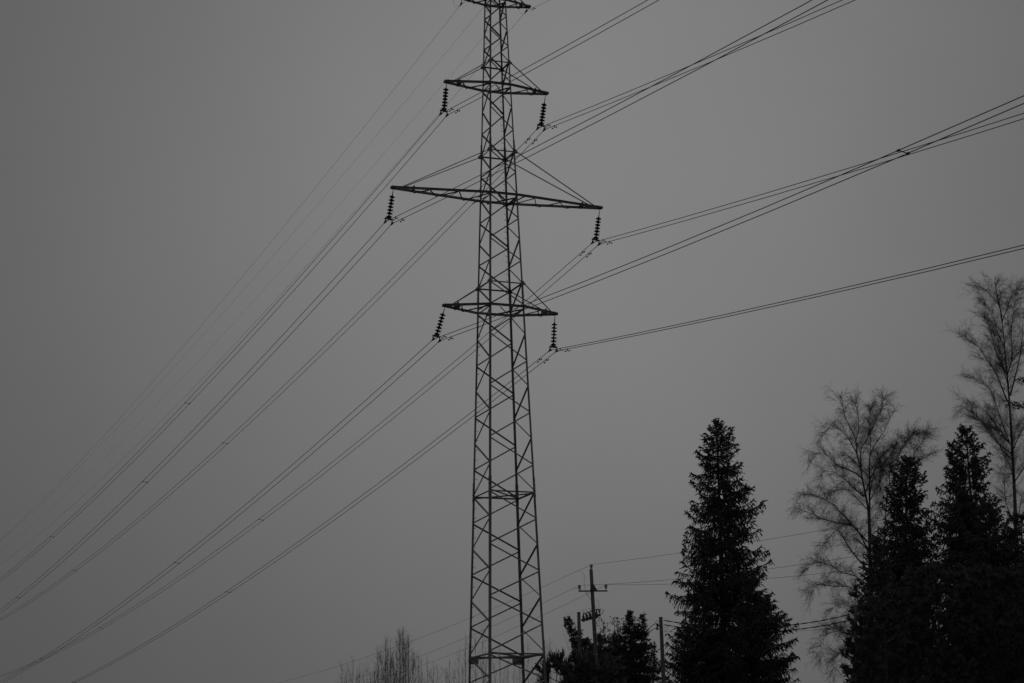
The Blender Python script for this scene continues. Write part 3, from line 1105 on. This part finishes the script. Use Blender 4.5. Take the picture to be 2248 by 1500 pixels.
def pine(label, Y, top, prof, seed, zlo=2.0, nb=6, group='dark pines', tuft=.30, dz=.55):
    rng = random.Random(seed)
    pt = at(*top, Y)
    H = pt[2]
    base = V(pt[0], Y, 0)
    t = empty('pine_tree', base)
    tag(t, label, 'tree', group)
    k = px_m(Y)
    tab = sorted([(at(top[0], y, Y)[2], l / k, r / k) for (y, l, r) in prof])
    zs, ls, rs = [a[0] for a in tab], [a[1] for a in tab], [a[2] for a in tab]
    m = MB()
    m.tube([base + V(.06 * math.sin(i), 0, H * i / 10) for i in range(11)], [.13 * (1 - i / 10) ** .8 + .012 for i in range(11)], 9)
    m.build('trunk', 'bark', t, smooth=True)
    wood, sp = [], []

    def shoot(p, d, ln):
        """a bottle-brush shoot of long needles"""
        e = p + d * ln
        sp.append((*p, *e, .045))
        s, u = perp(d)
        for i in range(9):
            f = rng.uniform(.1, 1)
            a = rng.uniform(0, 6.28)
            q0 = p + d * (ln * f)
            sp.append((*q0, *(q0 + (s * math.cos(a) + u * math.sin(a)) * .075 + d * .08), .010))

    def limb(p, d, L, lvl):
        n = max(2, int(L / .3))
        for i in range(n):
            q1 = p + d * (L / n)
            rb = .008 + .012 * L * (1 - i / n)
            wood.append((*p, *q1, rb * 1.1, rb))
            p = q1
            if (lvl == 0 and i >= n * .25) or lvl == 1:
                for _ in range(2 if lvl == 0 else 2):
                    dd = unit(d + V(rng.uniform(-.9, .9), rng.uniform(-.9, .9), rng.uniform(-.1, .75)))
                    if lvl == 0 and L > .5:
                        limb(p, dd, L * rng.uniform(.22, .42), 1)
                    else:
                        shoot(p, dd, tuft * rng.uniform(.6, 1.2))
            d = unit(d + V(0, 0, .10) + V(rng.uniform(-.12, .12), rng.uniform(-.12, .12), 0))
        for _ in range(4):
            shoot(p, unit(d + V(rng.uniform(-.5, .5), rng.uniform(-.5, .5), rng.uniform(.1, .8))), tuft * rng.uniform(.7, 1.25))
    z = zlo
    while z < H - .2:
        rl, rr = np.interp(z, zs, ls), np.interp(z, zs, rs)
        a0 = rng.uniform(0, 6.28)
        for b in range(nb):
            az = a0 + 6.283 * b / nb + rng.uniform(-.3, .3)
            c = math.cos(az)
            L = max(.25, (rl * (1 - c) / 2 + rr * (1 + c) / 2) * rng.uniform(.7, 1.0))
            limb(base + V(0, 0, z), unit(V(math.cos(az), math.sin(az), rng.uniform(.15, .5))), L, 0)
        z += dz * rng.uniform(.8, 1.2)
    limb(base + V(0, 0, H - .5), V(0, 0, 1), .5, 1)
    segs_mesh('branches', wood, 'bark', t, base)['kind'] = 'stuff'
    cr = spindle_mesh('crown', sp, 'pine', t, base)
    cr['kind'] = 'stuff'
    return t


pine('dark bushy pine filling the foreground right of the half hidden pole', 84.0, (1935, 1318),
     [(1325, 20, 30), (1360, 46, 70), (1400, 62, 90), (1450, 74, 100), (1500, 80, 110), (1700, 90, 110)], 61, zlo=4.0, nb=7)
pine('broad dark pine in the middle of the right-hand wood', 85.0, (2050, 1262),
     [(1266, 20, 20), (1300, 60, 60), (1350, 90, 90), (1420, 100, 100), (1500, 110, 110), (1700, 110, 110)], 62, zlo=4.0, nb=8)
pine('broad dark pine at the bottom right corner', 86.0, (2170, 1256),
     [(1262, 20, 20), (1300, 60, 60), (1350, 90, 90), (1420, 100, 100), (1500, 110, 110), (1700, 110, 110)], 63, zlo=4.0, nb=8)
pine('narrow pine with bare gaps touching the half hidden pole', 84.6, (1882, 1296),
     [(1300, 8, 14), (1330, 10, 22), (1380, 14, 24), (1420, 22, 30), (1460, 32, 34), (1500, 34, 40), (1700, 40, 40)], 64, zlo=5.0, nb=4, dz=.7)
pine('low young pine with upright shoots just right of the tower leg', 86.0, (1236, 1446),
     [(1449, 10, 12), (1465, 34, 30), (1480, 38, 40), (1500, 44, 60), (1700, 60, 70)], 65, zlo=3.0, nb=6, tuft=.42, dz=.42)
pine('low young pine below the switch poles', 87.0, (1300, 1455),
     [(1458, 14, 14), (1475, 40, 40), (1500, 60, 60), (1700, 70, 70)], 66, zlo=4.0, nb=6, tuft=.36)

# a tall pine out to the right: two of its boughs reach into the picture
rngp = random.Random(70)
Yt = 92.0
pb = at(2330, 900, Yt)
tpn = empty('pine_tree', V(pb[0], Yt, 0))
tag(tpn, 'pine beyond the right edge whose dark boughs reach the right birch', 'tree', 'dark pines')
m = MB()
m.tube([V(pb[0], Yt, 0), V(pb[0], Yt, 9), V(pb[0] + .1, Yt, 15), V(pb[0], Yt, 20.5)], [.22, .17, .12, .03], 9)
m.build('trunk', 'bark', tpn, smooth=True)
wood, sp = [], []
boughs = [((2330, 905), (2216, 884)), ((2330, 850), (2236, 834)), ((2330, 800), (2420, 770)), ((2330, 760), (2270, 740)), ((2330, 720), (2400, 690)),
          ((2330, 870), (2440, 850)), ((2330, 980), (2430, 950)), ((2330, 700), (2290, 660))]
for (s_, e_) in boughs:
    P, Q = at(*s_, Yt), at(*e_, Yt - rngp.uniform(-.6, .6))
    n = 10
    pts = [P + (Q - P) * i / n - V(0, 0, .12 * math.sin(math.pi * i / n)) for i in range(n + 1)]
    m = MB()
    m.tube(pts, [.05 * (1 - i / n) + .012 for i in range(n + 1)], 6)
    m.build('bough', 'bark', tpn)
    for i in range(3, n + 1):
        for _ in range(26):
            d = unit(V(rngp.uniform(-1, 1), rngp.uniform(-1, 1), rngp.uniform(-.45, .5)))
            q0 = pts[i] + V(rngp.uniform(-.25, .25), rngp.uniform(-.35, .35), rngp.uniform(-.13, .13))
            sp.append((*q0, *(q0 + d * rngp.uniform(.1, .24)), rngp.uniform(.02, .04)))
spindle_mesh('crown', sp, 'pine', tpn, tpn.location)['kind'] = 'stuff'


# ---- birches: stems and limbs laid out one by one, twigs grown from them
def grow(segs, rng, p, d, ln, r, lvl, droop, n=5, wig=.13):
    """a twig that wanders, bends down a little and carries finer twigs"""
    _grow(segs, rng.random, (float(p[0]), float(p[1]), float(p[2])), (float(d[0]), float(d[1]), float(d[2])), ln, r, lvl, droop, n, wig)


def _grow(segs, rnd, q, d, ln, r, lvl, droop, n, wig):
    st = ln / n
    dx, dy, dz = d
    x, y, z = q
    w2, sp2 = 2 * wig, 1.7
    for i in range(n):
        dx += w2 * (rnd() - .5)
        dy += w2 * (rnd() - .5)
        dz += w2 * (rnd() - .5) - droop * (i + 1) / n
        k = 1 / (math.sqrt(dx * dx + dy * dy + dz * dz) + 1e-9)
        dx, dy, dz = dx * k, dy * k, dz * k
        x1, y1, z1 = x + dx * st, y + dy * st, z + dz * st
        segs.append((x, y, z, x1, y1, z1, r * (1 - .75 * i / n), r * (1 - .75 * (i + 1) / n)))
        if lvl > 0:
            for _ in range(2 if lvl > 1 or rnd() < .66 else 1):
                ex, ey, ez = dx + sp2 * (rnd() - .5), dy + sp2 * (rnd() - .5), dz + sp2 * (rnd() - .5)
                k = 1 / (math.sqrt(ex * ex + ey * ey + ez * ez) + 1e-9)
                f = rnd()
                _grow(segs, rnd, (x + (x1 - x) * f, y + (y1 - y) * f, z + (z1 - z) * f), (ex * k, ey * k, ez * k),
                      ln * (.34 + .28 * rnd()), max(.0026, r * .55), lvl - 1, droop * 1.3, max(3, n - 1), wig)
        x, y, z = x1, y1, z1


def even(P, step):
    P = np.array(P)
    dl = np.r_[0, np.cumsum(np.linalg.norm(np.diff(P, axis=0), axis=1))]
    n = max(4, int(dl[-1] / step))
    t = np.linspace(0, dl[-1], n + 1)
    return [np.array([np.interp(x, dl, P[:, k]) for k in range(3)]) for x in t]


def birch(label, Y, stems, limbs, seed, foot, droop=.20, dens=1.0, twig_len=(.5, 1.1)):
    rng = random.Random(seed)
    k = px_m(Y)
    base = at(*foot, Y)
    base = V(base[0], Y, 0)
    t = empty('birch_tree', base)
    tag(t, label, 'tree', 'bare birches')
    segs = []

    def lay(poly, r0, r1, tilt, d0=0.0):
        n = len(poly)
        P = []
        ln = 0
        for i, (x, y) in enumerate(poly):
            if i:
                ln += math.hypot(x - poly[i - 1][0], y - poly[i - 1][1]) / k
            P.append(at(x, y, Y + d0 + tilt * ln))
        P = even(curve3(P, 6), .20)
        R = [r0 + (r1 - r0) * (i / (len(P) - 1)) ** .8 for i in range(len(P))]
        return P, R
    for si, (poly, r0, r1) in enumerate(stems):
        P, R = lay(poly, r0, r1, rng.uniform(-.05, .05))
        if si == 0:
            P = [V(base)] + P
            R = [R[0] * 1.5] + R
        m = MB()
        m.tube(P, R, 8)
        m.build('trunk' if si == 0 else 'stem', 'birch', t, smooth=True)
        for i in range(len(P)):
            f = i / len(P)
            if f < .35:
                continue
            for _ in range(int(.45 * dens + rng.random())):
                dd = unit(V(rng.uniform(-1, 1), rng.uniform(-1, 1), rng.uniform(.5, 1.6)))
                grow(segs, rng, P[i], dd, rng.uniform(*twig_len) * (1.35 - .5 * f), .0075, 2, droop)
    for (poly, r0, r1) in limbs:
        P, R = lay(poly, r0, r1, rng.uniform(-.55, .55), 0)
        m = MB()
        m.tube(P, R, 6)
        m.build('limb', 'twig', t)
        n = len(P)
        for i in range(1, n):
            f = i / n
            if f < .12:
                continue
            d = unit(P[min(i + 1, n - 1)] - P[i - 1])
            for _ in range(int(.9 * dens + rng.random())):
                dd = unit(d * rng.uniform(.35, .95) + V(rng.uniform(-.85, .85), rng.uniform(-.85, .85), rng.uniform(-.2, .9)))
                grow(segs, rng, P[i], dd, rng.uniform(*twig_len) * (1.1 - .3 * f), .0056, 2, droop)
        for _ in range(3):
            dd = unit(unit(P[-1] - P[-2]) + V(rng.uniform(-.5, .5), rng.uniform(-.5, .5), rng.uniform(-.5, .3)))
            grow(segs, rng, P[-1], dd, rng.uniform(*twig_len) * .9, .006, 2, droop)
    # more limbs to the back and front so the crown has depth
    for (poly, r0, r1) in limbs[::2]:
        x0, y0 = poly[0]
        sgn = rng.choice((-1, 1))
        P0 = at(x0, y0, Y)
        d = unit(V(rng.uniform(-.45, .45), sgn * 1.0, rng.uniform(.6, 1.1)))
        L = 1.6 + rng.uniform(0, 1.0)
        P = [P0]
        for i in range(8):
            d = unit(d + V(rng.uniform(-.12, .12), rng.uniform(-.12, .12), -.03))
            P.append(P[-1] + d * L / 8)
        m = MB()
        m.tube(P, [r0 * .8 * (1 - i / 9) + .006 for i in range(9)], 6)
        m.build('limb', 'twig', t)
        for i in range(2, 9):
            for _ in range(2):
                grow(segs, rng, P[i], unit(d + V(rng.uniform(-.9, .9), rng.uniform(-.9, .9), rng.uniform(-.3, .6))), rng.uniform(*twig_len) * .8, .006, 2, droop)
    tw = segs_mesh('twigs', segs, 'twig', t, base)
    tw['kind'] = 'stuff'
    return len(segs)


n1 = birch('bare birch with two stems between the big spruce and the dark wood', 104.0,
           [([(1914, 1400), (1912, 1280), (1909, 1200), (1906, 1120), (1893, 1052), (1890, 1028), (1882, 1001), (1879, 969), (1869, 945), (1855, 914), (1847, 884), (1834, 868)], .13, .010),
            ([(1910, 1200), (1909, 1100), (1909, 1020), (1911, 996), (1929, 964), (1942, 945), (1954, 918), (1966, 900)], .075, .008)],
           [([(1890, 1028), (1890, 988), (1902, 966), (1916, 937), (1930, 911), (1938, 878)], .040, .007),
            ([(1879, 969), (1882, 956), (1885, 940), (1884, 908), (1879, 889)], .03, .006),
            ([(1910, 1052), (1924, 1025), (1938, 999), (1953, 985), (1980, 969), (2000, 952)], .04, .006),
            ([(1893, 1052), (1879, 1039), (1852, 1028), (1833, 1017), (1817, 1001), (1798, 996), (1790, 1001)], .045, .006),
            ([(1896, 1090), (1876, 1073), (1860, 1057), (1847, 1046), (1833, 1038), (1815, 1034), (1806, 1042)], .04, .006),
            ([(1882, 998), (1866, 969), (1852, 950), (1836, 940), (1818, 943), (1811, 952)], .035, .006),
            ([(1909, 1214), (1878, 1159), (1848, 1150), (1814, 1142), (1778, 1126), (1760, 1120)], .05, .006),
            ([(1904, 1190), (1861, 1142), (1827, 1107), (1793, 1090), (1772, 1086)], .05, .006),
            ([(1908, 1240), (1890, 1235), (1861, 1197), (1839, 1163), (1820, 1182), (1806, 1198)], .045, .006),
            ([(1910, 1290), (1878, 1265), (1848, 1257), (1822, 1240), (1790, 1236), (1776, 1246)], .045, .006),
            ([(1911, 1325), (1869, 1291), (1822, 1287), (1797, 1283), (1783, 1302)], .04, .006),
            ([(1912, 1360), (1868, 1334), (1845, 1326), (1830, 1334)], .03, .006),
            ([(1913, 1400), (1872, 1392), (1850, 1388), (1828, 1378)], .035, .006),
            ([(1914, 1420), (1872, 1398), (1848, 1388), (1820, 1390), (1805, 1408), (1801, 1436)], .035, .006),
            ([(1914, 1450), (1870, 1428), (1848, 1434), (1834, 1444), (1828, 1466)], .03, .005),
            ([(1911, 996), (1911, 960), (1908, 930), (1911, 900)], .03, .006),
            ([(1909, 1100), (1925, 1072), (1936, 1048), (1940, 1020)], .03, .006),
            ([(1906, 1120), (1880, 1094), (1868, 1080), (1846, 1074), (1828, 1080)], .03, .006)],
           101, (1918, 1796), droop=.11, dens=3.1)
n2 = birch('slender bare birch rising behind the blunt-topped spruce', 106.0,
           [([(1938, 1400), (1940, 1250), (1944, 1137), (1950, 1080), (1953, 1049), (1955, 1025), (1958, 1008), (1959, 985)], .085, .010)],
           [([(1955, 1030), (1969, 1017), (1975, 996), (1986, 975), (2002, 956), (2028, 953)], .035, .006),
            ([(1960, 1050), (1990, 1030), (2002, 1013), (2009, 993), (2023, 972), (2034, 958)], .035, .006),
            ([(1953, 1049), (1944, 1036), (1935, 1024), (1930, 1010)], .02, .005),
            ([(1947, 1100), (1936, 1080), (1930, 1060), (1933, 1040)], .02, .005),
            ([(1962, 1060), (1995, 1030), (2018, 1012), (2034, 1000)], .03, .006),
            ([(1944, 1140), (1930, 1115), (1924, 1090)], .02, .005)],
           102, (1936, 1796), droop=.05, dens=2.6)
n3 = birch('tallest bare birch at the right edge of the picture', 100.0,
           [([(2234, 1350), (2231, 1200), (2228, 1100), (2223, 1000), (2217, 898), (2211, 824), (2203, 736), (2194, 669), (2184, 626)], .15, .010),
            ([(2218, 868), (2235, 801), (2243, 751), (2247, 692)], .05, .008)],
           [([(2216, 971), (2194, 912), (2176, 859), (2153, 842), (2138, 832)], .04, .006),
            ([(2212, 883), (2188, 824), (2164, 786), (2147, 760), (2130, 749), (2121, 740)], .045, .006),
            ([(2211, 824), (2188, 777), (2172, 716), (2165, 702)], .04, .006),
            ([(2217, 975), (2176, 918), (2153, 895), (2128, 884), (2118, 892)], .04, .006),
            ([(2221, 996), (2188, 971), (2164, 939), (2140, 912)], .04, .006),
            ([(2220, 1008), (2204, 992), (2188, 968), (2169, 939), (2151, 922)], .035, .006),
            ([(2211, 824), (2222, 783), (2220, 736), (2223, 700), (2229, 652)], .04, .006),
            ([(2194, 669), (2176, 650), (2164, 637), (2154, 634)], .025, .005),
            ([(2200, 707), (2210, 680), (2218, 658), (2231, 638)], .03, .006),
            ([(2205, 760), (2190, 730), (2182, 700), (2166, 672)], .03, .006),
            ([(2226, 1060), (2246, 1030), (2262, 1000), (2270, 970)], .035, .006),
            ([(2222, 980), (2226, 965), (2229, 945)], .025, .008),
            ([(2230, 1150), (2210, 1110), (2205, 1060), (2206, 1010)], .03, .006),
            ([(2214, 850), (2200, 800), (2194, 760), (2186, 740)], .03, .006)],
           103, (2240, 1796), droop=.03, dens=2.8)

# a leafy bush showing pale through the gap right of the crossarm pole
rngb = random.Random(80)
pbs = at(1335, 1430, 99.5)
bs = empty('leafy_bush', V(pbs[0], 99.5, 0))
tag(bs, 'thin pale bush with dry leaves right of the crossarm pole', 'bush')
sg, lv = [], []
for i in range(14):
    tipx, tipy = rngb.uniform(1312, 1366), rngb.uniform(1352, 1395)
    b = V(pbs[0] + rngb.uniform(-.2, .2), 99.5 + rngb.uniform(-.3, .3), 0)
    e = at(tipx, tipy, 99.5 + rngb.uniform(-.6, .6))
    pts = curve3([b, b + (e - b) * .6 + V(0, 0, .6), e], 5)
    for a, c in zip(pts, pts[1:]):
        sg.append((*a, *c, .010, .007))
    for p in pts[6:]:
        for _ in range(8):
            q0 = p + V(rngb.uniform(-.25, .25), rngb.uniform(-.25, .25), rngb.uniform(-.35, .1))
            sg.append((*p, *q0, .004, .003))
            for _ in range(3):
                lv.append((*q0, *(q0 + V(rngb.uniform(-.05, .05), rngb.uniform(-.05, .05), -.09)), .022))
segs_mesh('stems', sg, 'twig', bs, bs.location)
spindle_mesh('leaves', lv, 'leaf', bs, bs.location)['kind'] = 'stuff'
bp = at(1355, 1357, 99.5)
m = MB()
m.lathe(bp - V(0, 0, .05), V(0, 0, 1), [(0, .015), (.02, .045), (.05, .06), (.08, .045), (.10, .012)], 9)
m.tube([bp - V(0, 0, .05), bp - V(.05, 0, .6), bp - V(.15, 0, 1.2)], .006, 4)
m.build('seed_head', 'leaf', bs)

# saplings along the foot of the picture
TIPS = [(751, 1450, 0), (760, 1466, 0), (775, 1436, 0), (782, 1464, 0), (790, 1452, 0), (797, 1470, 0), (805, 1440, 0), (813, 1470, 0), (822, 1462, 1), (829, 1418, 1),
        (838, 1430, 1), (846, 1394, 2), (851, 1424, 1), (857, 1414, 1), (864, 1440, 1), (870, 1410, 1), (877, 1381, 2), (884, 1373, 2), (889, 1396, 1), (897, 1391, 1), (905, 1430, 1),
        (911, 1452, 0), (918, 1434, 0), (926, 1440, 0), (937, 1444, 0), (951, 1450, 0), (959, 1458, 0), (979, 1464, 0), (987, 1448, 0), (996, 1474, 0), (1007, 1423, 0), (1016, 1443, 0), (1021, 1386, 0),
        (1043, 1393, 0), (1058, 1370, 0), (1066, 1420, 0), (1086, 1442, 0), (1098, 1418, 0), (1114, 1450, 0), (1128, 1458, 0), (1140, 1440, 0), (1158, 1404, 0), (1178, 1448, 0),
        (1206, 1399, 0), (1221, 1416, 0), (1238, 1420, 0), (1253, 1343, 0)]
ORD = ('first second third fourth fifth sixth seventh eighth ninth tenth eleventh twelfth thirteenth fourteenth').split()
COUNT = {}
rng = random.Random(90)
SPEC = {846: 'dense bare sapling with a slim crown left of the tallest one', 877: 'dense dark sapling just left of the tallest sapling tip',
        884: 'tallest dense bare sapling left of the tower', 1253: 'single whip-thin stem left of the shorter plain pole',
        1206: 'thin bare sapling just right of the tower leg', 1021: 'tall thin sapling just left of the tower leg',
        1058: 'tall thin sapling seen between the left tower legs', 751: 'leftmost bare sapling of the row at the bottom edge'}
for (x, y, dn) in TIPS:
    Y = rng.uniform(100, 124) if x < 1200 else rng.uniform(99, 104)
    tp = at(x, y, Y)
    H = tp[2]
    base = V(tp[0] + rng.uniform(-.15, .15), Y, 0)
    t = empty('bare_sapling', base)
    inside = 1030 < x < 1196
    zone = 'in' if inside else ('clump' if dn else ('right' if x > 1196 else ('row' if x < 822 else 'gap')))
    COUNT[zone] = COUNT.get(zone, 0) + 1
    nth = ORD[COUNT[zone] - 1]
    lab = SPEC.get(x, {'in': '%s thin bare sapling from the left seen through the tower foot',
                       'clump': '%s bare stem from the left in the dense sapling clump',
                       'right': '%s thin bare sapling from the tower towards the small pine',
                       'row': '%s thin sapling from the left end of the bottom row',
                       'gap': '%s thin sapling from the dense clump towards the tower'}[zone] % nth if x not in SPEC else '')
    tag(t, lab, 'sapling', 'saplings seen through the tower' if inside else 'bare saplings at the bottom edge')
    n = 16
    cx_, cy_ = rng.uniform(-.12, .12), rng.uniform(-.12, .12)
    pts = [base + (tp - base) * (i / n) + V(cx_ * math.sin(2.2 * i / n * 3), cy_ * math.sin(i), 0) * (1 - i / n) for i in range(n + 1)]
    m = MB()
    m.tube(pts, [(.055 if dn == 2 else .034) * (1 - i / n) ** .9 + .004 for i in range(n + 1)], 5)
    m.build('stem', 'twig', t)
    sg = []
    z0 = H * .35
    nbr = 36 if dn == 2 else (22 if dn else 11)
    for i in range(nbr):
        f = .40 + .56 * (i + rng.random()) / nbr
        p = base + (tp - base) * f
        az = rng.uniform(0, 6.28)
        sp_ = rng.uniform(.16, .42)
        d = unit(V(math.cos(az) * sp_, math.sin(az) * sp_, 1))
        L = min((1 - f) * H * rng.uniform(.45, .9), 1.7) + .12
        grow(sg, rng, p, d, L * .85, .0084 if dn else .0068, 1, -.08, 5, .07)
    tw = segs_mesh('twigs', sg, 'twig', t, base)
    tw['kind'] = 'stuff'
